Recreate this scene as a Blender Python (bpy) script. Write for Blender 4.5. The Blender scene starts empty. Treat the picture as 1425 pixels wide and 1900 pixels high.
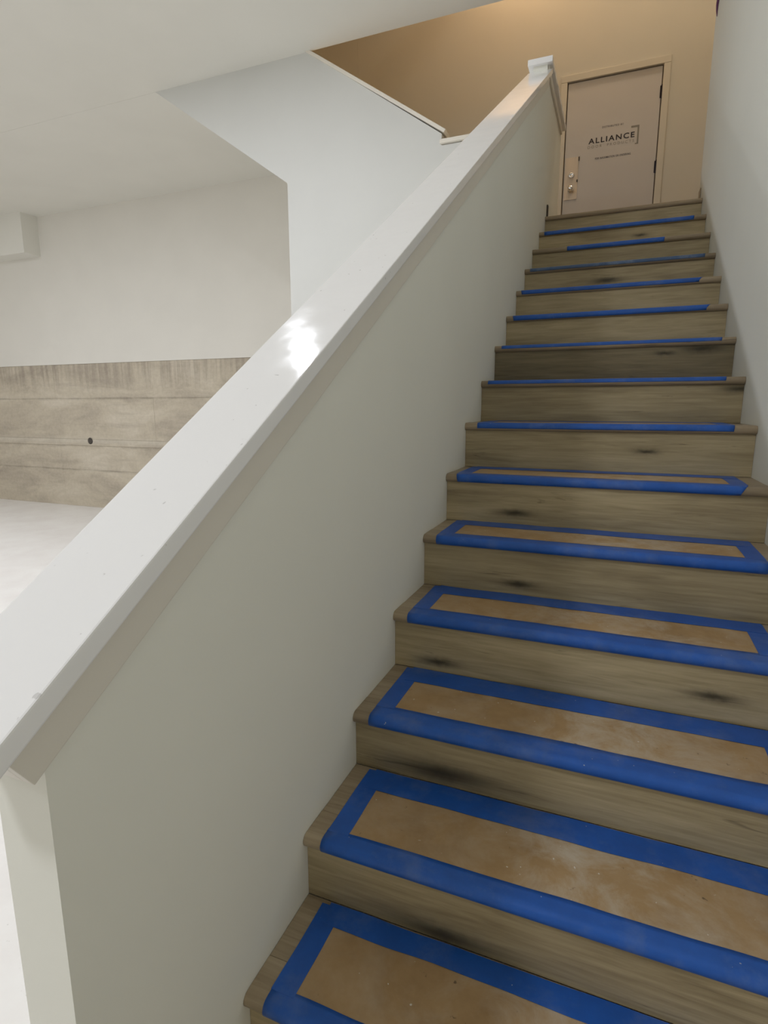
import bpy, bmesh, math, random
from mathutils import Vector, Matrix, noise
random.seed(7)
S = bpy.context.scene
COL = S.collection

# ------------------------------------------------------------------ camera
cam = bpy.data.cameras.new('camera')
cam.sensor_fit = 'VERTICAL'; cam.sensor_height = 36.0
cam.lens = 1052.63 * 36.0 / 1900.0
cam.clip_start = 0.02; cam.clip_end = 100
co = bpy.data.objects.new('camera', cam); COL.objects.link(co)
co.location = (0.6116, -0.7165, 1.1801)
co.rotation_euler = (1.38511, 0.00140, 0.38485)
S.camera = co

# ------------------------------------------------------------------ world, lights, exposure
S.view_settings.view_transform = 'Standard'
S.view_settings.look = 'None'
S.view_settings.gamma = 1.0
S.view_settings.use_curve_mapping = False
S.view_settings.exposure = 0.0
S.cycles.max_bounces = 10
S.cycles.diffuse_bounces = 8
S.cycles.use_denoising = True
w = bpy.data.worlds.new('world'); S.world = w; w.use_nodes = True
w.node_tree.nodes['Background'].inputs[0].default_value = (0.8, 0.85, 0.9, 1)
w.node_tree.nodes['Background'].inputs[1].default_value = 0.05

def area(name, loc, energy, color, size=0.13, shape='DISK', rot=(0, 0, 0), size_y=None, spread=180):
    l = bpy.data.lights.new(name, 'AREA'); l.shape = shape; l.size = size
    if size_y: l.size_y = size_y
    l.energy = energy; l.color = color; l.spread = math.radians(spread)
    o = bpy.data.objects.new(name, l); o.location = loc; o.rotation_euler = rot
    COL.objects.link(o); return o

COOL = (0.97, 1.0, 1.07)
CEIL = 4.53
LAMPS = [(-2.12, 2.26, 43), (-2.1, -2.7, 76), (-5.6, 2.3, 72), (-5.6, -3.0, 74),
         (-9.2, 2.3, 76), (-9.2, -3.0, 74)]
# unseen fill light added high over the landing to brighten the door wall
area('landing_fill_light', (1.1, 5.35, 7.25), 24, (1.0, 0.87, 0.70), size=0.3)
for k, (x, y, e) in enumerate(LAMPS):
    if k == 0: area('ceiling_lamp_light', (x, y, CEIL - 0.012), e, COOL)
    else: area('ceiling_lamp_light', (x, y, CEIL - 0.02), e, COOL, size=0.56, shape='SQUARE')  # unseen panels, made wide to soften shadow edges

# ------------------------------------------------------------------ materials
def mat(name, base, rough=0.6, spec=0.5, coat=0.0):
    m = bpy.data.materials.new(name); m.use_nodes = True
    b = m.node_tree.nodes['Principled BSDF']
    b.inputs['Base Color'].default_value = (*base, 1)
    b.inputs['Roughness'].default_value = rough
    b.inputs['Specular IOR Level'].default_value = spec
    b.inputs['Coat Weight'].default_value = coat
    return m

class N:
    """little node-writing helper"""
    def __init__(s, m):
        s.t = m.node_tree; s.b = s.t.nodes['Principled BSDF']
    def n(s, kind, **kw):
        x = s.t.nodes.new(kind)
        for k, v in kw.items(): setattr(x, k, v)
        return x
    def l(s, a, b): s.t.links.new(a, b)
    def pos(s, scale=(1, 1, 1), off=(0, 0, 0), obj=False):
        if obj: src = s.n('ShaderNodeTexCoord').outputs['Object']
        else: src = s.n('ShaderNodeNewGeometry').outputs['Position']
        mp = s.n('ShaderNodeMapping'); mp.inputs['Scale'].default_value = scale
        mp.inputs['Location'].default_value = off
        s.l(src, mp.inputs['Vector']); return mp.outputs[0]
    def noise(s, vec, scale, detail=4, rough=0.5, dist=0):
        x = s.n('ShaderNodeTexNoise'); x.inputs['Scale'].default_value = scale
        x.inputs['Detail'].default_value = detail; x.inputs['Roughness'].default_value = rough
        x.inputs['Distortion'].default_value = dist
        if vec is not None: s.l(vec, x.inputs['Vector'])
        return x.outputs['Fac']
    def ramp(s, fac, stops):
        r = s.n('ShaderNodeValToRGB'); e = r.color_ramp.elements
        while len(e) < len(stops): e.new(0.5)
        for k, (p, c) in enumerate(stops):
            e[k].position = p
            e[k].color = (*c, 1) if isinstance(c, tuple) else (c, c, c, 1)
        s.l(fac, r.inputs[0]); return r.outputs[0]
    def mix(s, fac, a, b, mode='MIX'):
        x = s.n('ShaderNodeMix', data_type='RGBA', blend_type=mode)
        for sock, v in ((x.inputs[0], fac), (x.inputs[6], a), (x.inputs[7], b)):
            if isinstance(v, (int, float)): sock.default_value = v
            elif isinstance(v, tuple): sock.default_value = (*v, 1)
            else: s.l(v, sock)
        return x.outputs[2]
    def math(s, op, a, b=None, c=None):
        x = s.n('ShaderNodeMath', operation=op)
        for k, v in enumerate((a, b, c)):
            if v is None: continue
            if isinstance(v, (int, float)): x.inputs[k].default_value = v
            else: s.l(v, x.inputs[k])
        return x.outputs[0]
    def bump(s, h, strength=0.1, dist=0.002):
        x = s.n('ShaderNodeBump'); x.inputs['Strength'].default_value = strength
        x.inputs['Distance'].default_value = dist
        s.l(h, x.inputs['Height']); s.l(x.outputs[0], s.b.inputs['Normal'])
    def color(s, c): s.l(c, s.b.inputs['Base Color'])

def paint(name, base, var=0.012, rough=0.7):
    m = mat(name, base, rough, 0.3); g = N(m)
    f = g.noise(g.pos(), 1.7, 3)
    lo = tuple(c * (1 - var) for c in base); hi = tuple(min(1, c * (1 + var)) for c in base)
    g.color(g.ramp(f, [(0.35, lo), (0.65, hi)]))
    g.bump(g.noise(g.pos(), 260, 3), 0.12, 0.0006)      # roller stipple
    return m

M_WALL = paint('wall_paint', (0.78, 0.77, 0.70))
M_KNEE = paint('half_wall_paint', (0.84, 0.835, 0.76))
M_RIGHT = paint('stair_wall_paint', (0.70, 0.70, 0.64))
M_BACK = paint('flight_wall_paint', (0.645, 0.65, 0.63))
M_BLOCKER = paint('blocker_wall_paint', (0.50, 0.48, 0.43))  # darker tone so the added wall returns less light
M_ROOM = paint('room_wall_paint', (0.72, 0.70, 0.65))
M_CEIL = paint('ceiling_paint', (0.74, 0.73, 0.68))
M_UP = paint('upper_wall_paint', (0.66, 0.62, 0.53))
M_TRIM = paint('trim_paint', (0.76, 0.72, 0.64), 0.02, 0.45)
M_DOOR = paint('door_primer', (0.60, 0.565, 0.53), 0.02, 0.5)
M_CAS = paint('casing_paint', (0.67, 0.62, 0.52), 0.02, 0.5)

# glossy white cap
M_CAP = mat('gloss_white', (0.83, 0.83, 0.84), 0.16, 0.5); g = N(M_CAP)
f = g.noise(g.pos(), 9, 4)
g.l(g.ramp(f, [(0.3, 0.05), (0.75, 0.13)]), g.b.inputs['Roughness'])
d = g.noise(g.pos(off=(3, 1, 0)), 55, 2)
g.color(g.mix(g.ramp(d, [(0.73, 0.0), (0.76, 0.5)]), (0.90, 0.895, 0.895), (0.45, 0.44, 0.43)))
g.bump(g.noise(g.pos(), 14, 2), 0.10, 0.004)

# floor of the lower room: white, dusty
M_FLOOR = mat('white_floor', (0.8, 0.77, 0.75), 0.55, 0.3); g = N(M_FLOOR)
f = g.noise(g.pos(), 2.2, 6, 0.6)
c = g.ramp(f, [(0.3, (0.76, 0.73, 0.71)), (0.55, (0.81, 0.79, 0.77)), (0.8, (0.84, 0.83, 0.81))])
sp = g.noise(g.pos(), 38, 2)
g.color(g.mix(g.ramp(sp, [(0.70, 0.0), (0.74, 0.5)]), c, (0.45, 0.42, 0.40)))
g.bump(g.noise(g.pos(), 6, 4), 0.2, 0.01)

# concrete
M_CONC = mat('board_formed_concrete', (0.5, 0.45, 0.38), 0.85, 0.2); g = N(M_CONC)
base = g.ramp(g.noise(g.pos((0.55, 1, 1.6)), 1.3, 6, 0.62, 0.6),
              [(0.3, (0.38, 0.33, 0.27)), (0.5, (0.54, 0.48, 0.38)), (0.72, (0.66, 0.60, 0.50))])
# vertical runs coming down from the top edge
sep = g.n('ShaderNodeSeparateXYZ'); g.l(g.n('ShaderNodeNewGeometry').outputs['Position'], sep.inputs[0])
X_, Z_ = sep.outputs[0], sep.outputs[2]
runs = g.ramp(g.noise(g.pos((5.5, 1, 0.35)), 1.4, 4, 0.6), [(0.42, 0.0), (0.62, 1.0)])
top = g.ramp(g.math('ADD', g.math('MULTIPLY', Z_, 1.0), -0.9), [(0.48, 0.0), (0.85, 1.0)])
c = g.mix(g.math('MULTIPLY', g.math('MULTIPLY', runs, top), 0.65), base, (0.25, 0.21, 0.17))
smear = g.ramp(g.noise(g.pos((0.5, 1, 5.0)), 1.1, 5, 0.6), [(0.55, 0.0), (0.75, 1.0)])
c = g.mix(g.math('MULTIPLY', smear, 0.45), c, (0.27, 0.23, 0.19))
def band(z0, wd):
    q = g.math('DIVIDE', g.math('SUBTRACT', Z_, z0), wd)
    return g.math('POWER', 2.718, g.math('MULTIPLY', g.math('MULTIPLY', q, q), -1.0))
lines = g.math('MAXIMUM', g.math('MAXIMUM', band(1.315, 0.022), band(0.425, 0.02)), band(-0.03, 0.018))
brk = g.ramp(g.noise(g.pos((1.1, 1, 2)), 2.0, 4, 0.6), [(0.40, 0.15), (0.60, 1.0)])
c = g.mix(g.math('MULTIPLY', g.math('MULTIPLY', lines, brk), 0.42), c, (0.16, 0.14, 0.11))
pale = g.math('MULTIPLY', band(0.53, 0.05), 0.5)
c = g.mix(pale, c, (0.62, 0.58, 0.50))
fine = g.noise(g.pos(), 16, 5, 0.7)
g.color(g.mix(0.2, c, g.ramp(fine, [(0.3, (0.30, 0.26, 0.21)), (0.7, (0.68, 0.62, 0.53))])))
g.bump(g.math('ADD', fine, g.noise(g.pos((1, 1, 8)), 3, 4)), 0.6, 0.008)
M_PIT = mat('concrete_pit', (0.09, 0.08, 0.07), 0.95, 0.1)

# oak look vinyl plank, grain along X; knots given at their own places on the risers
KNOTS = [(0.334, 0.305, 0.039, 2.0), (0.25, 0.582, 0.229, 2.1), (0.145, 0.885, 0.389, 1.0), (0.896, 0.885, 0.426, 1.0),
         (0.338, 1.18, 0.579, 0.9), (0.273, 1.464, 0.772, 1.0), (0.728, 1.75, 1.0, 0.7), (1.075, 2.05, 1.245, 1.1),
         (0.955, 2.345, 1.435, 1.3), (0.494, 3.214, 1.934, 1.3), (0.675, 3.795, 2.322, 0.7), (0.80, 2.345, 1.42, .7)]
def wood(name, tones, knots=False, seedoff=(0, 0, 0)):
    m = mat(name, tones[1], 0.42, 0.35); g = N(m)
    info = g.n('ShaderNodeObjectInfo').outputs['Random']
    sep = g.n('ShaderNodeSeparateXYZ'); P = g.n('ShaderNodeNewGeometry').outputs['Position']
    g.l(P, sep.inputs[0])
    comb = g.n('ShaderNodeCombineXYZ')
    g.l(g.math('MULTIPLY_ADD', info, 17.0, sep.outputs[0]), comb.inputs[0])
    g.l(sep.outputs[1], comb.inputs[1]); g.l(sep.outputs[2], comb.inputs[2])
    def mp(sc):
        x = g.n('ShaderNodeMapping'); x.inputs['Scale'].default_value = sc
        x.inputs['Location'].default_value = seedoff
        g.l(comb.outputs[0], x.inputs[0]); return x.outputs[0]
    broad = g.noise(mp((1.3, 9, 9)), 1.0, 3, 0.5, 0.8)
    grain = g.noise(mp((5, 85, 85)), 1.0, 5, 0.6, 0.5)
    c = g.ramp(broad, [(0.30, tones[0]), (0.5, tones[1]), (0.72, tones[2])])
    c = g.mix(0.45, c, g.ramp(grain, [(0.3, tones[0]), (0.7, tones[2])]))
    crack = g.noise(mp((2.2, 26, 26)), 1.3, 4, 0.6, 1.5)
    c = g.mix(g.ramp(crack, [(0.64, 0.0), (0.74, 0.6)]), c, tuple(t * 0.35 for t in tones[0]))
    v = g.math('MULTIPLY_ADD', info, 0.28, 0.84)
    hsv = g.n('ShaderNodeHueSaturation'); g.l(v, hsv.inputs['Value']); g.l(c, hsv.inputs['Color'])
    c = hsv.outputs[0]
    if knots:
        warp = g.math('MULTIPLY_ADD', g.noise(g.pos((1, 1, 1)), 45, 3), 0.012, -0.006)
        tot = None
        for (kx, ky, kz, ks) in KNOTS:
            dx = g.math('MULTIPLY', g.math('SUBTRACT', sep.outputs[0], kx), 15 / ks)
            dz = g.math('MULTIPLY', g.math('ADD', g.math('SUBTRACT', sep.outputs[2], kz), warp), 70 / ks)
            dy = g.math('MULTIPLY', g.math('SUBTRACT', sep.outputs[1], ky), 12)
            r = g.math('ADD', g.math('ADD', g.math('MULTIPLY', dx, dx), g.math('MULTIPLY', dz, dz)), g.math('MULTIPLY', dy, dy))
            e = g.math('POWER', 2.718, g.math('MULTIPLY', r, -1.0))
            tot = e if tot is None else g.math('MAXIMUM', tot, e)
        c = g.mix(g.math('MULTIPLY', tot, 0.88), c, (0.022, 0.018, 0.010))
    g.color(c); g.bump(grain, 0.25, 0.0008)
    return m
TONE = [(0.25, 0.196, 0.112), (0.46, 0.375, 0.22), (0.59, 0.49, 0.305)]
M_RISER = wood('oak_plank_riser', TONE, True)
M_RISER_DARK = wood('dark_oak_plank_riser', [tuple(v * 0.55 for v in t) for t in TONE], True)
M_TREAD = wood('oak_plank_tread', [(0.22, 0.165, 0.105), (0.35, 0.275, 0.18), (0.46, 0.375, 0.26)], False, (4, 2, 1))
M_DARKW = mat('dark_wood', (0.05, 0.035, 0.022), 0.6)

# kraft paper
M_KRAFT = mat('kraft_paper', (0.42, 0.27, 0.13), 0.62, 0.35); g = N(M_KRAFT)
f = g.noise(g.pos(), 5.5, 6, 0.65)
c = g.ramp(f, [(0.3, (0.33, 0.205, 0.095)), (0.5, (0.42, 0.275, 0.135)), (0.72, (0.48, 0.33, 0.18))])
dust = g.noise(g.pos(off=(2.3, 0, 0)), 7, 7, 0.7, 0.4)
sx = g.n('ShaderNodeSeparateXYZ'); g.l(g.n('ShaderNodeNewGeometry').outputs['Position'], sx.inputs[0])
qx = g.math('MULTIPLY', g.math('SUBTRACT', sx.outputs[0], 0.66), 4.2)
sheen = g.math('POWER', 2.718, g.math('MULTIPLY', g.math('MULTIPLY', qx, qx), -1.0))  # reflected sheen mid-tread, painted in by strengthening the dust there
dm = g.math('MULTIPLY', g.ramp(dust, [(0.42, 0.0), (0.68, 0.8)]), g.math('MULTIPLY_ADD', sheen, 0.75, 0.25))
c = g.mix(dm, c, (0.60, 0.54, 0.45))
stain = g.noise(g.pos(off=(5, 3, 1)), 48, 3, 0.6)
c = g.mix(g.ramp(stain, [(0.70, 0.0), (0.76, 0.75)]), c, (0.10, 0.065, 0.04))
chip = g.noise(g.pos(off=(9, 1, 4)), 90, 1)
c = g.mix(g.ramp(chip, [(0.78, 0.0), (0.80, 0.8)]), c, (0.75, 0.72, 0.66))
g.color(c); g.bump(g.noise(g.pos((1, 1, 1)), 16, 4), 0.35, 0.003)

def tape(name, base, dusty):
    m = mat(name, base, 0.38, 0.5); g = N(m)
    f = g.noise(g.pos(), 11, 5, 0.65)
    c = g.ramp(f, [(0.3, tuple(v * 0.86 for v in base)), (0.7, tuple(min(1, v * 1.12) for v in base))])
    dn = g.noise(g.pos(off=(1, 4, 2)), 6.5, 6, 0.7)
    c = g.mix(g.ramp(dn, [(0.50, 0.0), (0.75, dusty)]), c, (0.30, 0.36, 0.46))
    sp = g.noise(g.pos(off=(2, 2, 2)), 120, 1)
    c = g.mix(g.ramp(sp, [(0.80, 0.0), (0.82, 0.8)]), c, (0.6, 0.6, 0.6))
    g.color(c)
    g.bump(g.noise(g.pos((40, 900, 900)), 1, 2), 0.3, 0.0005)    # crepe texture
    return m
M_TAPE = tape('blue_painters_tape', (0.012, 0.105, 0.47), 0.27)
M_TAPE_D = tape('dusty_blue_tape', (0.055, 0.11, 0.23), 0.7)

M_CHROME = mat('chrome', (0.85, 0.85, 0.86), 0.12); M_CHROME.node_tree.nodes['Principled BSDF'].inputs['Metallic'].default_value = 1
M_HINGE = mat('dark_hinge_metal', (0.035, 0.03, 0.04), 0.4); M_HINGE.node_tree.nodes['Principled BSDF'].inputs['Metallic'].default_value = 0.6
M_GAP = mat('jamb_brown', (0.30, 0.24, 0.18), 0.8)
M_INK = mat('black_print', (0.03, 0.025, 0.03), 0.7)
M_GREY = mat('grey_print', (0.27, 0.25, 0.21), 0.7)
M_CARD = paint('sheet_card', (0.72, 0.62, 0.50), 0.02, 0.6)
M_PANEL = mat('panel_diffuser', (0.9, 0.9, 0.9))
M_PURPLE = mat('purple_cable', (0.12, 0.03, 0.10), 0.5)
M_LENS = mat('lamp_lens', (1, 1, 1)); bb = M_LENS.node_tree.nodes['Principled BSDF']
bb.inputs['Emission Color'].default_value = (*COOL, 1); bb.inputs['Emission Strength'].default_value = 12
bb = M_PANEL.node_tree.nodes['Principled BSDF']
bb.inputs['Emission Color'].default_value = (*COOL, 1); bb.inputs['Emission Strength'].default_value = 3

# ------------------------------------------------------------------ builders
def finish(name, bm, m, parent=None, bevel=0, smooth=False, loc=None):
    if bevel:
        bmesh.ops.bevel(bm, geom=list(bm.edges), offset=bevel, segments=2, affect='EDGES', profile=0.6)
    bmesh.ops.recalc_face_normals(bm, faces=bm.faces)
    me = bpy.data.meshes.new(name); bm.to_mesh(me); bm.free()
    me.materials.append(m)
    if smooth:
        for p in me.polygons: p.use_smooth = True
    o = bpy.data.objects.new(name, me); COL.objects.link(o)
    if parent: o.parent = parent
    if loc: o.location = loc
    return o
def add_box(bm, lo, hi):
    v = [bm.verts.new((x, y, z)) for x in (lo[0], hi[0]) for y in (lo[1], hi[1]) for z in (lo[2], hi[2])]
    for f in ((0, 1, 3, 2), (4, 6, 7, 5), (0, 4, 5, 1), (2, 3, 7, 6), (0, 2, 6, 4), (1, 5, 7, 3)):
        bm.faces.new([v[k] for k in f])
def box(name, lo, hi, m, parent=None, bevel=0):
    bm = bmesh.new(); add_box(bm, lo, hi); return finish(name, bm, m, parent, bevel)
def prism(name, poly, axis, a, b, m, parent=None, bevel=0):
    """polygon in the two remaining axes, extruded from a to b along axis"""
    def P(p, t):
        if axis == 'x': return (t, p[0], p[1])
        if axis == 'y': return (p[0], t, p[1])
        return (p[0], p[1], t)
    bm = bmesh.new()
    A = [bm.verts.new(P(p, a)) for p in poly]; B = [bm.verts.new(P(p, b)) for p in poly]
    bm.faces.new(A); bm.faces.new(B[::-1]); n = len(poly)
    for k in range(n): bm.faces.new((A[k], B[k], B[(k + 1) % n], A[(k + 1) % n]))
    return finish(name, bm, m, parent, bevel)
def empty(name, loc=(0, 0, 0)):
    o = bpy.data.objects.new(name, None); o.location = loc; o.empty_display_size = 0.1; COL.objects.link(o); return o
def tag(o, label, cat, group=None):
    o['label'] = label; o['category'] = cat
    if group: o['group'] = group
    return o
def struct(o): o['kind'] = 'structure'; return o
def under(o, root):
    """parent while keeping the world place of geometry given in world coordinates"""
    o.parent = root; o.location = o.location - root.location; return o

# ------------------------------------------------------------------ setting
FL = -0.74                 # floor of the lower room
LZ = 2.5947                # landing level
YP = 4.75                  # front of the wall under the upper flight
YD = 6.25                  # door wall
SL = 0.6295                # slope of the stair cap
H = 0.185; R = 0.29011
DZ = [0.024, 0.0093, -0.012, -0.0141, -0.0125, -0.0112, -0.0048, -0.0006, 0.0013, 0.0043, 0.0044, 0.0024, 0.002, 0.0026, 0.0047]
DY = [0.0401, -0.0051, -0.0178, -0.005, -0.0007, -0.0069, -0.0107, -0.006, -0.0035, -0.0004, 0.0009, 0.0025, 0.0039, 0.0034, 0.0032]
def noseY(i): return i * R + (DY[i] if i >= 0 else 0)
def topZ(i): return i * H + (DZ[i] if i >= 0 else 0)
def WX(y): return 1.116 - 0.0138 * max(0, y)

struct(box('floor', (-13, -6, FL - 0.1), (1.4, 7.3, FL), M_FLOOR))
struct(box('ceiling', (-13, -6, CEIL), (2.6, YP, CEIL + 0.3), M_CEIL))
struct(box('ceiling_rear', (-13, YP + 0.002, CEIL), (-4.28, 7.4, CEIL + 0.3), M_CEIL))
struct(box('wall_left', (-13.12, -6, FL), (-13, 7.3, CEIL), M_ROOM))
struct(box('wall_front', (-13, -6.12, FL), (1.4, -6, CEIL), M_ROOM))
# right stair wall, very slightly out of parallel
wr = prism('wall_right', [(WX(0), -6), (WX(0), 0), (WX(4.3), 4.3), (WX(4.3) + 0.13, 4.3), (WX(0) + 0.2, -6)], 'z', FL, CEIL, M_RIGHT)
struct(wr)

# far wall of the lower room: concrete below, painted above
wc = struct(box('wall_far', (-13, 7.165, 1.94), (-2.66, 7.4, CEIL), M_ROOM))
cw = struct(empty('wall_concrete', (0, 7.2, FL)))
under(box('concrete_core', (-13, 7.195, FL), (-2.66, 7.4, 1.94), M_CONC), cw)
xs = [-13, -11.6, -9.36, -6.96, -4.6, -2.66]
zs = [FL, -0.02, 0.44, 0.56, 1.315, 1.94]
for a in range(5):
    for b in range(5):
        d = random.uniform(0, 0.004) + (0.008 if b == 2 else 0)
        g0 = 0.0008
        p = box('concrete_panel', (xs[a] + g0, 7.180 - d, zs[b] + g0), (xs[a + 1] - g0, 7.195, zs[b + 1] - g0), M_CONC, bevel=0.002)
        under(p, cw)
# tie hole
bm = bmesh.new()
bmesh.ops.create_cone(bm, cap_ends=True, segments=14, radius1=0.062, radius2=0.035, depth=0.006,
                      matrix=Matrix.Translation((-8.55, 7.163, 0.53)) @ Matrix.Rotation(math.pi / 2, 4, 'X'))
under(finish('tie_hole', bm, M_PIT), cw)
# low boxed beam at far left
struct(box('trim_beam', (-13, 6.85, 3.86), (-9.34, 7.165, CEIL), M_CEIL))

# wall under the upper flight with its sloping guard
capz = 3.545
P = [(-2.66, FL), (-2.66, 3.405), (-4.28, CEIL), (-2.40, CEIL), (-1.035, 3.60), (-1.035, 3.505), (-0.095, 3.505), (-0.095, FL)]
struct(prism('wall_back', P, 'y', YP, YP + 0.12, M_BACK))
struct(box('wall_closet', (-2.66, YP + 0.12, FL), (-2.54, 7.2, 3.4), M_WALL))
struct(prism('ceiling_soffit', [(-2.66, 3.41), (-4.28, CEIL), (-4.28, CEIL + 0.2), (-2.66, 3.61)], 'y', YP + 0.12, 7.2, M_WALL))

def slab_on_line(name, p0, p1, t_up, t_dn, y0, y1, m, parent=None, bevel=0):
    """board along a line in the XZ plane"""
    d = Vector((p1[0] - p0[0], p1[1] - p0[1])).normalized(); n = Vector((-d.y, d.x))
    if n.y < 0: n = -n
    q = [Vector(p0) + n * t_up, Vector(p1) + n * t_up, Vector(p1) - n * t_dn, Vector(p0) - n * t_dn]
    return prism(name, [tuple(v) for v in q], 'y', y0, y1, m, parent, bevel)
ug = empty('upper_guard_cap', (-1.0, YP, capz))
tag(ug, 'sloping pale cap on the guard wall of the upper flight, left of the door', 'wall cap')
under(slab_on_line('cap_board', (-0.995, 3.625), (-2.44, CEIL + 0.055), 0.0, 0.030, YP - 0.018, YP + 0.15, M_TRIM, None, 0.003), ug)
lg = empty('landing_guard_cap', (-0.5, YP, capz))
tag(lg, 'short level wood cap on the landing guard, beside the lower end of the sloping cap', 'wall cap')
under(box('cap_board', (-1.045, YP - 0.03, capz - 0.035), (-0.135, YP + 0.15, capz), M_TRIM, None, 0.003), lg)

# landing, door wall, upper stairwell
struct(box('floor_landing', (-1.1, YP + 0.12, LZ - 0.25), (2.5, YD, LZ - 0.002), M_TREAD))
struct(box('floor_landing_front', (0.0, noseY(14) + 0.3, LZ - 0.25), (2.5, YP + 0.118, LZ - 0.002), M_TREAD))
struct(box('wall_landing_right', (2.4, 3.6, LZ), (2.5, YD, 7.3), M_UP))
struct(box('wall_landing_near', (WX(4.3) + 0.14, 3.5, LZ), (2.4, 3.6, CEIL), M_UP))
struct(box('wall_upper_left', (-5.1, YP, CEIL + 0.31), (-5.0, YD, 7.3), M_UP))
struct(box('wall_upper_front', (-5.0, YP - 0.12, CEIL + 0.305), (2.5, YP, 7.3), M_UP))
struct(box('ceiling_upper', (-5.1, YP - 0.12, 7.3), (2.5, YD + 0.1, 7.4), M_CEIL))
dx0, dx1, dtop = -0.108, 0.806, 4.522
bm = bmesh.new()
add_box(bm, (-2.54, YD, 2.3), (dx0 - 0.02, YD + 0.12, 7.3))
add_box(bm, (dx1 + 0.02, YD, 2.3), (2.5, YD + 0.12, 7.3))
add_box(bm, (dx0 - 0.02, YD, dtop + 0.02), (dx1 + 0.02, YD + 0.12, 7.3))
struct(finish('wall_door', bm, M_UP))
struct(prism('wall_door_left', [(-2.541, 3.58), (-2.541, 7.3), (-5.0, 7.3), (-5.0, CEIL + 0.31), (-4.28, CEIL + 0.31), (-4.10, CEIL + 0.12)], 'y', YD, YD + 0.12, M_UP))
# unseen wall added behind the camera to cut light on the lower steps
struct(box('wall_light_blocker', (-0.1, -2.02, FL), (1.115, -1.9, CEIL), M_BLOCKER))
# globe wall lamp high in the upper stairwell
gl = empty('wall_lamp', (-0.55, YD, 6.1)); tag(gl, 'warm globe wall lamp high on the wall up and left of the door', 'lamp')
bm = bmesh.new(); bmesh.ops.create_uvsphere(bm, u_segments=20, v_segments=12, radius=0.11, matrix=Matrix.Translation((-0.55, YD - 0.42, 6.1)))
M_GLOBE = mat('warm_globe', (1, 0.9, 0.8)); bb = M_GLOBE.node_tree.nodes['Principled BSDF']
bb.inputs['Emission Color'].default_value = (1.0, 0.66, 0.38, 1); bb.inputs['Emission Strength'].default_value = 50
under(finish('globe', bm, M_GLOBE, smooth=True), gl)
bm = bmesh.new(); bmesh.ops.create_cone(bm, cap_ends=True, segments=12, radius1=0.012, radius2=0.012, depth=0.32, matrix=Matrix.Translation((-0.55, YD - 0.161, 6.1)) @ Matrix.Rotation(math.pi / 2, 4, 'X'))
under(finish('arm', bm, M_HINGE), gl)

# ------------------------------------------------------------------ door
dr = struct(empty('door_1', ((dx0 + dx1) / 2, YD, LZ)))
def dpart(o): return under(o, dr)
dpart(box('door_panel', (dx0 + 0.006, YD + 0.010, LZ + 0.008), (dx1 - 0.006, YD + 0.052, dtop - 0.006), M_DOOR, bevel=0.002))
dpart(box('jamb', (dx0 - 0.019, YD + 0.016, LZ), (dx0 + 0.0005, YD + 0.12, dtop), M_GAP))
dpart(box('jamb', (dx1 - 0.0005, YD + 0.016, LZ), (dx1 + 0.019, YD + 0.12, dtop), M_GAP))
dpart(box('jamb', (dx0 - 0.019, YD + 0.016, dtop - 0.0005), (dx1 + 0.019, YD + 0.12, dtop + 0.019), M_GAP))
dpart(box('door_stop', (dx0, YD + 0.055, LZ), (dx1, YD + 0.12, dtop), M_GAP))
for lo, hi in (((dx0 - 0.066, YD - 0.014, LZ), (dx0 - 0.004, YD + 0.014, dtop + 0.002)),
               ((dx1 + 0.004, YD - 0.014, LZ), (dx1 + 0.066, YD + 0.014, dtop + 0.002)),
               ((dx0 - 0.066, YD - 0.014, dtop + 0.004), (dx1 + 0.066, YD + 0.014, dtop + 0.068))):
    dpart(box('casing', lo, hi, M_CAS, bevel=0.003))
def cyl(bm, c, r, depth, axis='Z', seg=24, r2=None):
    rot = Matrix() if axis == 'Z' else Matrix.Rotation(math.pi / 2, 4, 'X' if axis == 'Y' else 'Y')
    bmesh.ops.create_cone(bm, cap_ends=True, segments=seg, radius1=r, radius2=r if r2 is None else r2, depth=depth,
                          matrix=Matrix.Translation(c) @ rot)
for z in (4.28, 3.59, 2.85):
    bm = bmesh.new(); cyl(bm, (dx1 + 0.001, YD + 0.000, z), 0.009, 0.11, 'Z', 12)
    cyl(bm, (dx1 + 0.001, YD + 0.000, z), 0.006, 0.125, 'Z', 10)
    add_box(bm, (dx1 - 0.016, YD + 0.004, z - 0.055), (dx1 + 0.003, YD + 0.0105, z + 0.055))
    dpart(finish('hinge', bm, M_HINGE))
def lathe(prof, c, axis_dir, seg=28):
    """profile (radius, distance) swept about an axis running along -Y from c"""
    bm = bmesh.new(); rings = []
    for r, t in prof:
        rings.append([bm.verts.new((c[0] + r * math.cos(2 * math.pi * k / seg), c[1] - t, c[2] + r * math.sin(2 * math.pi * k / seg))) for k in range(seg)])
    for a, b in zip(rings, rings[1:]):
        for k in range(seg): bm.faces.new((a[k], a[(k + 1) % seg], b[(k + 1) % seg], b[k]))
    bm.faces.new(rings[0]); bm.faces.new(rings[-1][::-1]); return bm
kx = -0.022
dpart(finish('deadbolt', lathe([(0.034, 0), (0.034, 0.006), (0.029, 0.018), (0.024, 0.022), (0.012, 0.022), (0.010, 0.020)], (kx, YD + 0.006, 3.617), 0), M_CHROME, smooth=True))
kb = finish('door_knob', lathe([(0.034, 0), (0.034, 0.005), (0.026, 0.010), (0.012, 0.016), (0.012, 0.034), (0.020, 0.040), (0.028, 0.052), (0.028, 0.062), (0.021, 0.071), (0.008, 0.074)], (kx, YD + 0.006, 3.476), 0), M_CHROME, smooth=True)
dpart(kb)
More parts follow.
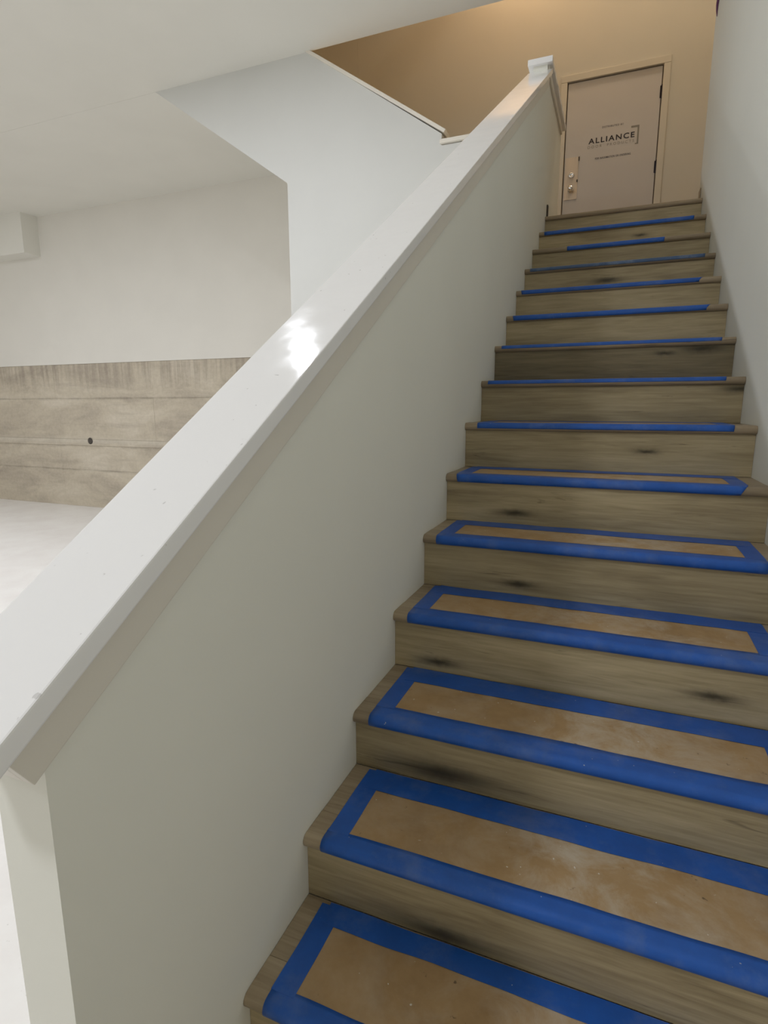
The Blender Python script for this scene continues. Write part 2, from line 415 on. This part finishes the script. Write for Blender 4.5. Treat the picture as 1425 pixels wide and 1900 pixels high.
# folded protective card taped round the lock
sh = empty('protective_card', (kx, YD, 3.6)); tag(sh, 'pale rectangular card sheet around the lock and knob on the door', 'card')
bm = bmesh.new()
nx, nz = 6, 10
grid = [[bm.verts.new((-0.092 + 0.135 * a / nx, YD + 0.0045 - 0.002 * math.sin(a * 1.3 + b * .7), 3.378 + 0.42 * b / nz)) for b in range(nz + 1)] for a in range(nx + 1)]
for a in range(nx):
    for b in range(nz): bm.faces.new((grid[a][b], grid[a + 1][b], grid[a + 1][b + 1], grid[a][b + 1]))
ex = bmesh.ops.extrude_face_region(bm, geom=list(bm.faces))
for v in ex['geom']:
    if isinstance(v, bmesh.types.BMVert): v.co.y += 0.002
under(finish('card', bm, M_CARD), sh)
for (x, z, s) in ((0.046, 3.775, 0.02), (0.038, 3.56, 0.012)):
    under(box('dark_clip', (x - 0.005, YD - 0.001, z - s), (x + 0.006, YD + 0.008, z + s), M_DARKW, None, 0.001), sh)

def text(name, body, x0, x1, zb, zt, m, spacing=1.0, bold=0.0):
    cu = bpy.data.curves.new(name, 'FONT'); cu.body = body; cu.space_character = spacing; cu.offset = bold
    cu.extrude = 0.0; cu.resolution_u = 3
    t = bpy.data.objects.new(name, cu); COL.objects.link(t)
    me = bpy.data.meshes.new_from_object(t.evaluated_get(bpy.context.evaluated_depsgraph_get()))
    bpy.data.objects.remove(t)
    xs_ = [v.co.x for v in me.vertices]; ys_ = [v.co.y for v in me.vertices]
    sx = (x1 - x0) / (max(xs_) - min(xs_)); sz = (zt - zb) / (max(ys_) - min(ys_))
    bx, by = min(xs_), min(ys_)
    for v in me.vertices: v.co = (x0 + (v.co.x - bx) * sx, YD + 0.0088, zb + (v.co.y - by) * sz)
    me.materials.clear(); me.materials.append(m)
    o = bpy.data.objects.new(name, me); COL.objects.link(o); return dpart(o)
bpy.context.view_layer.update()
text('printed_name', 'ALLIANCE', 0.133, 0.582, 3.902, 3.955, M_INK, 1.25, 0.02)
text('printed_line', 'DOOR  PRODUCTS', 0.128, 0.580, 3.858, 3.884, M_GREY, 1.5, 0.0)
text('printed_line', 'DISTRIBUTED BY', 0.262, 0.470, 4.036, 4.054, M_INK, 1.2, 0.0)
text('printed_line', 'FOR INFORMATION OR ORDERING', 0.209, 0.556, 3.742, 3.762, M_INK, 1.15, 0.01)
bm = bmesh.new()
for lo, hi in (((0.545, 3.995), (0.622, 4.012)), ((0.606, 3.835), (0.622, 3.995)), ((0.59, 3.835), (0.606, 3.845))):
    add_box(bm, (lo[0], YD + 0.0086, lo[1]), (hi[0], YD + 0.0099, hi[1]))
dpart(finish('printed_bracket', bm, M_GREY))

# ------------------------------------------------------------------ stair guard: sloping half wall with cap
hw = empty('half_wall', (-0.05, -0.3, FL))
tag(hw, 'sloping painted half wall with glossy white cap along the left of the stairs', 'half wall')
ct = lambda y: 1.0617 + SL * y                 # top of the cap
TW = 0.095
ycr = (capz - 0.0305 - 1.0617 + 0.0414) / SL
poly = [(-0.300, FL), (-0.300, ct(-0.3) - 0.036), (3.83, ct(3.83) - 0.036), (3.83, capz - 0.035), (YP + 0.0, capz - 0.035), (YP, FL)]
under(prism('wall_body', poly, 'x', -TW, 0.0, M_KNEE, None, 0), hw)
dv = Vector((1, SL)).normalized(); nv = Vector((-SL, 1)).normalized()
def along(y0, y1, up, dn, x0, x1, name, m, bevel):
    """board following the cap line, ends square to the slope"""
    a = Vector((y0, ct(y0))); b = Vector((y1, ct(y1)))
    q = [a - nv * up, b - nv * up, b - nv * dn, a - nv * dn]
    return under(prism(name, [tuple(v) for v in q], 'x', x0, x1, m, None, bevel), hw)
along(-0.412, 3.835, 0.0, 0.030, -0.133, 0.035, 'cap_board', M_CAP, 0.003)
along(-0.374, 3.80, 0.031, 0.092, 0.0005, 0.017, 'apron_trim', M_TRIM, 0.002)
along(-0.374, 3.80, 0.031, 0.092, -0.112, -TW - 0.0005, 'apron_trim', M_TRIM, 0.002)
along(-0.374, -0.357, 0.031, 0.092, -0.095, 0.0, 'apron_trim', M_TRIM, 0.002)
under(box('level_cap', (-0.133, 3.805, capz - 0.038), (0.035, YP + 0.15, capz), M_CAP, None, 0.003), hw)
under(box('level_apron', (0.0005, 3.85, capz - 0.10), (0.015, YP + 0.06, capz - 0.039), M_TRIM, None, 0.002), hw)
under(box('wall_body', (-TW, YP + 0.001, FL), (0.0, YP + 0.119, capz - 0.036), M_KNEE), hw)
# small dark skirting ends at the top of the stairs
struct(box('baseboard_left', (0.0005, 4.13, LZ + 0.002), (0.010, 4.17, LZ + 0.10), M_DARKW))
struct(box('baseboard_right', (WX(4.2) - 0.007, 4.20, LZ + 0.002), (WX(4.3) - 0.0005, 4.3, LZ + 0.105), M_TREAD))

# purple cable end hanging out of the right wall, near the top of the picture
crv = [(0, 0, 0.14), (-0.004, 0.002, 0.11), (-0.007, 0.004, 0.07), (-0.006, 0.004, 0.035), (-0.003, 0.003, 0.0)]
bm = bmesh.new(); prev = None
for k, (x, y, z) in enumerate(crv):
    r = 0.0075 if k < 3 else (0.0055 if k == 3 else 0.002)
    ring = [bm.verts.new((x + r * math.cos(a * math.pi / 4), y + r * math.sin(a * math.pi / 4), z)) for a in range(8)]
    if prev:
        for a in range(8): bm.faces.new((prev[a], prev[(a + 1) % 8], ring[(a + 1) % 8], ring[a]))
    else: bm.faces.new(ring)
    prev = ring
bm.faces.new(prev[::-1])
cb = finish('hanging_cable', bm, M_PURPLE, smooth=True, loc=(WX(4.18) - 0.003, 4.18, 3.755))
tag(cb, 'dark purple cable end hanging on the right wall above the stairs', 'cable')

# ------------------------------------------------------------------ staircase
st = empty('staircase', (0.5, 0, FL))
tag(st, 'long straight staircase clad in grey brown oak planks between two walls', 'staircase')
def nose_profile(off=0.0, th=0.032, depth=0.095, seg=8):
    """(dy, dz) points of the rounded board from back top round to back bottom"""
    r = th / 2; pts = [(depth, off), (r, off)]
    for k in range(1, seg):
        a = math.pi / 2 + math.pi * k / seg
        pts.append((r + (r + off) * math.cos(a), -r + (r + off) * math.sin(a)))
    pts += [(r, -th - off), (depth, -th - off)]
    return pts
for i in range(-3, 15):
    y, z = noseY(i), topZ(i)
    x1 = WX(y) - 0.001
    ynext = noseY(i + 1) + 0.02 if i < 14 else y + 0.3
    # riser below this tread
    zb = topZ(i - 1) if i > -3 else FL
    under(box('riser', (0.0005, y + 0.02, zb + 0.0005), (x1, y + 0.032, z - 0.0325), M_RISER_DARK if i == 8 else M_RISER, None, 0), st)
    pr = [(y + a, z + b) for a, b in nose_profile()]
    o = under(prism('nosing', pr, 'x', 0.0008, x1, M_TREAD), st)
    for p in o.data.polygons: p.use_smooth = len(p.vertices) == 4
    o.data.set_sharp_from_angle(angle=math.radians(40))
    yb = ynext - 0.0005 if i < 14 else y + 0.298
    under(box('tread', (0.0008, y + 0.0965, z - 0.02), (x1, yb + 0.0, z - 0.0006), M_TREAD, None, 0.0012), st)

# ------------------------------------------------------------------ taped kraft paper covers
def wob(x, s, amp=0.0022): return amp * noise.noise(Vector((x * 9, s * 3.1, 0.5)))
def sheet(name, x0, x1, y0, y1, z, m, nx, ny, seed, amp=0.0022, rough=0.0006, th=0.0006, parent=None):
    bm = bmesh.new(); g_ = []
    for a in range(nx + 1):
        row = []
        for b in range(ny + 1):
            x = x0 + (x1 - x0) * a / nx; yy = y0 + (y1 - y0) * b / ny
            ex_ = wob(yy, seed + 9, amp) if a in (0, nx) else 0
            ey_ = wob(x, seed + (5 if b == 0 else 7), amp) if b in (0, ny) else 0
            dz_ = rough * (0.6 + noise.noise(Vector((x * 11, yy * 14, seed))))
            row.append(bm.verts.new((x + ex_, yy + ey_, z + max(0, dz_))))
        g_.append(row)
    for a in range(nx):
        for b in range(ny): bm.faces.new((g_[a][b], g_[a + 1][b], g_[a + 1][b + 1], g_[a][b + 1]))
    ex = bmesh.ops.extrude_face_region(bm, geom=list(bm.faces))
    for v in ex['geom']:
        if isinstance(v, bmesh.types.BMVert): v.co.z += th
    return finish(name, bm, m, parent, smooth=False)
def front_tape(i, x0, x1, back, low, z, y, m, skew=0.0):
    """tape bent over the rounded nosing; low = how far down the front it reaches (share of the half circle)"""
    r = 0.016; t = 0.0009
    prof = [(back, 0.0016), (back * 0.66 + r * 0.34, 0.0013), (r, 0.0010)]
    n = 9
    for k in range(1, n + 1):
        a = math.pi / 2 + math.pi * low * k / n
        prof.append((r + (r + 0.0009) * math.cos(a), -r + (r + 0.0009) * math.sin(a)))
    bm = bmesh.new(); nx = 40; rows = []
    for a in range(nx + 1):
        row = []
        for q, (dy_, dz_) in enumerate(prof):
            f_ = q / (len(prof) - 1)
            x = x0 + (x1 - x0) * a / nx
            if a == nx: x -= skew * f_
            if a == 0: x += 0.3 * skew * f_
            w_ = wob(x, i + 2, 0.004) if q == 0 else 0
            row.append(bm.verts.new((x, y + dy_ + w_, z + dz_)))
        rows.append(row)
    for a in range(nx):
        for b in range(len(prof) - 1): bm.faces.new((rows[a][b], rows[a][b + 1], rows[a + 1][b + 1], rows[a + 1][b]))
    o = finish('front_tape', bm, m, None, smooth=True)
    md = o.modifiers.new('thick', 'SOLIDIFY'); md.thickness = 0.0005; md.offset = 1
    return o
COV = {  # step: x0, x1, front inner, back inner, low, material, right skew
 0: (0.045, 1.045, 0.045, 0.205, 0.80), 1: (0.045, 1.045, 0.048, 0.212, 0.86), 2: (0.046, 1.05, 0.070, 0.228, 0.86),
 3: (0.047, 1.05, 0.070, 0.228, 0.86), 4: (0.048, 1.05, 0.060, 0.215, 0.86), 5: (0.039, 1.035, 0.050, 0.22, 0.80),
 6: (0.054, 1.020, 0.050, 0.22, 0.62), 7: (0.032, 1.020, 0.050, 0.22, 0.50), 8: (0.035, 1.030, 0.050, 0.22, 0.50),
 9: (0.033, 1.010, 0.050, 0.22, 0.72), 10: (0.026, 0.995, 0.050, 0.22, 0.66), 11: (0.033, 1.02, 0.050, 0.22, 0.60),
 12: (0.226, 0.815, 0.050, 0.22, 0.78), 13: (0.037, 0.995, 0.050, 0.22, 0.74)}
LAB = ['kraft paper framed in blue tape on the lowest step in view',
 'dusty kraft paper with dark specks, framed in blue tape, second step from the bottom',
 'kraft paper framed in blue tape on the third step from the bottom',
 'kraft paper framed in blue tape on the fourth step from the bottom',
 'narrow strip of kraft paper framed in blue tape on the fifth step from the bottom',
 'blue tape over sixth nosing from the bottom, thin sliver of kraft paper behind it',
 'blue tape on the seventh nosing from the bottom, with a pale paper edge',
 'blue tape line on the eighth nosing from the bottom, ending short of both walls',
 'blue tape line on the ninth nosing from the bottom, over the darkest riser',
 'bright blue tape on the nosing five steps below the landing',
 'bright blue tape on the nosing four steps below the landing',
 'faded greyish blue tape on the nosing three steps below the landing',
 'short blue tape strip mid nosing, two steps below the landing',
 'blue tape on the nosing one step below the landing']
for i in range(0, 14):
    x0, x1, fi, bi, low = COV[i]
    y, z = noseY(i), topZ(i)
    t = M_TAPE_D if i in (11,) else M_TAPE
    root = empty('paper_cover', (0.55, y + 0.13, z)); tag(root, LAB[i], 'floor protection', 'taped paper covers on the stair treads')
    yend = noseY(i + 1) + 0.02 - 0.006
    tw = 0.052
    if i == 12:
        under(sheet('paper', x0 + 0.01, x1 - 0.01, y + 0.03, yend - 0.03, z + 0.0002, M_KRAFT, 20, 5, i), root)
    else:
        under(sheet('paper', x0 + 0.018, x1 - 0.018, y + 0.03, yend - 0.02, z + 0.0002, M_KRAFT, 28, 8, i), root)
        under(sheet('side_tape', x0, x0 + tw, y + fi - 0.01, yend - 0.006, z + 0.0014, t, 2, 14, i + 20, rough=0.0003), root)
        under(sheet('side_tape', x1 - tw, x1, y + fi - 0.01, yend - 0.006, z + 0.0014, t, 2, 14, i + 40, rough=0.0003), root)
        under(sheet('back_tape', x0 + 0.02, x1 - 0.002, y + bi, yend, z + 0.0020, t, 36, 2, i + 60, rough=0.0003, amp=0.004), root)
    under(front_tape(i, x0, x1, fi, low, z, y, t, 0.03 if i in (5, 9, 10) else 0.004), root)

# ------------------------------------------------------------------ ceiling lights of the lower room; unseen panels sized for softer shadows
for k, (x, y, e) in enumerate(LAMPS):
    r_ = empty('recessed_light' if k == 0 else 'soft_panel_light', (x, y, CEIL))
    where = ['above the left side of the stairs', 'by the foot of the stairs', 'mid room', 'mid room toward the front', 'far left', 'far left toward the front'][k]
    tag(r_, ('round white recessed ceiling light, ' if k == 0 else 'unseen square ceiling panel, sized for soft light, ') + where, 'ceiling light', 'ceiling lights of the lower room')
    if k == 0:
        bm = bmesh.new(); seg = 28
        a_ = [[bm.verts.new((rr * math.cos(2 * math.pi * q / seg), rr * math.sin(2 * math.pi * q / seg), zz)) for q in range(seg)]
              for rr, zz in ((0.095, -0.0005), (0.095, -0.006), (0.072, -0.010), (0.068, -0.0005))]
        for A_, B_ in zip(a_, a_[1:]):
            for q in range(seg): bm.faces.new((A_[q], A_[(q + 1) % seg], B_[(q + 1) % seg], B_[q]))
        finish('trim_ring', bm, M_TRIM, r_)
        bm = bmesh.new(); bmesh.ops.create_circle(bm, cap_ends=True, segments=28, radius=0.068, matrix=Matrix.Translation((0, 0, -0.003)))
        finish('lens', bm, M_LENS, r_)
    else:
        bm = bmesh.new()
        for lo, hi in (((-0.31, -0.31), (0.31, -0.285)), ((-0.31, 0.285), (0.31, 0.31)), ((-0.31, -0.285), (-0.285, 0.285)), ((0.285, -0.285), (0.31, 0.285))):
            add_box(bm, (lo[0], lo[1], -0.018), (hi[0], hi[1], -0.0005))
        finish('frame', bm, M_TRIM, r_)
        finish('diffuser', (lambda b: (add_box(b, (-0.284, -0.284, -0.012), (0.284, 0.284, -0.001)), b)[1])(bmesh.new()), M_PANEL, r_)
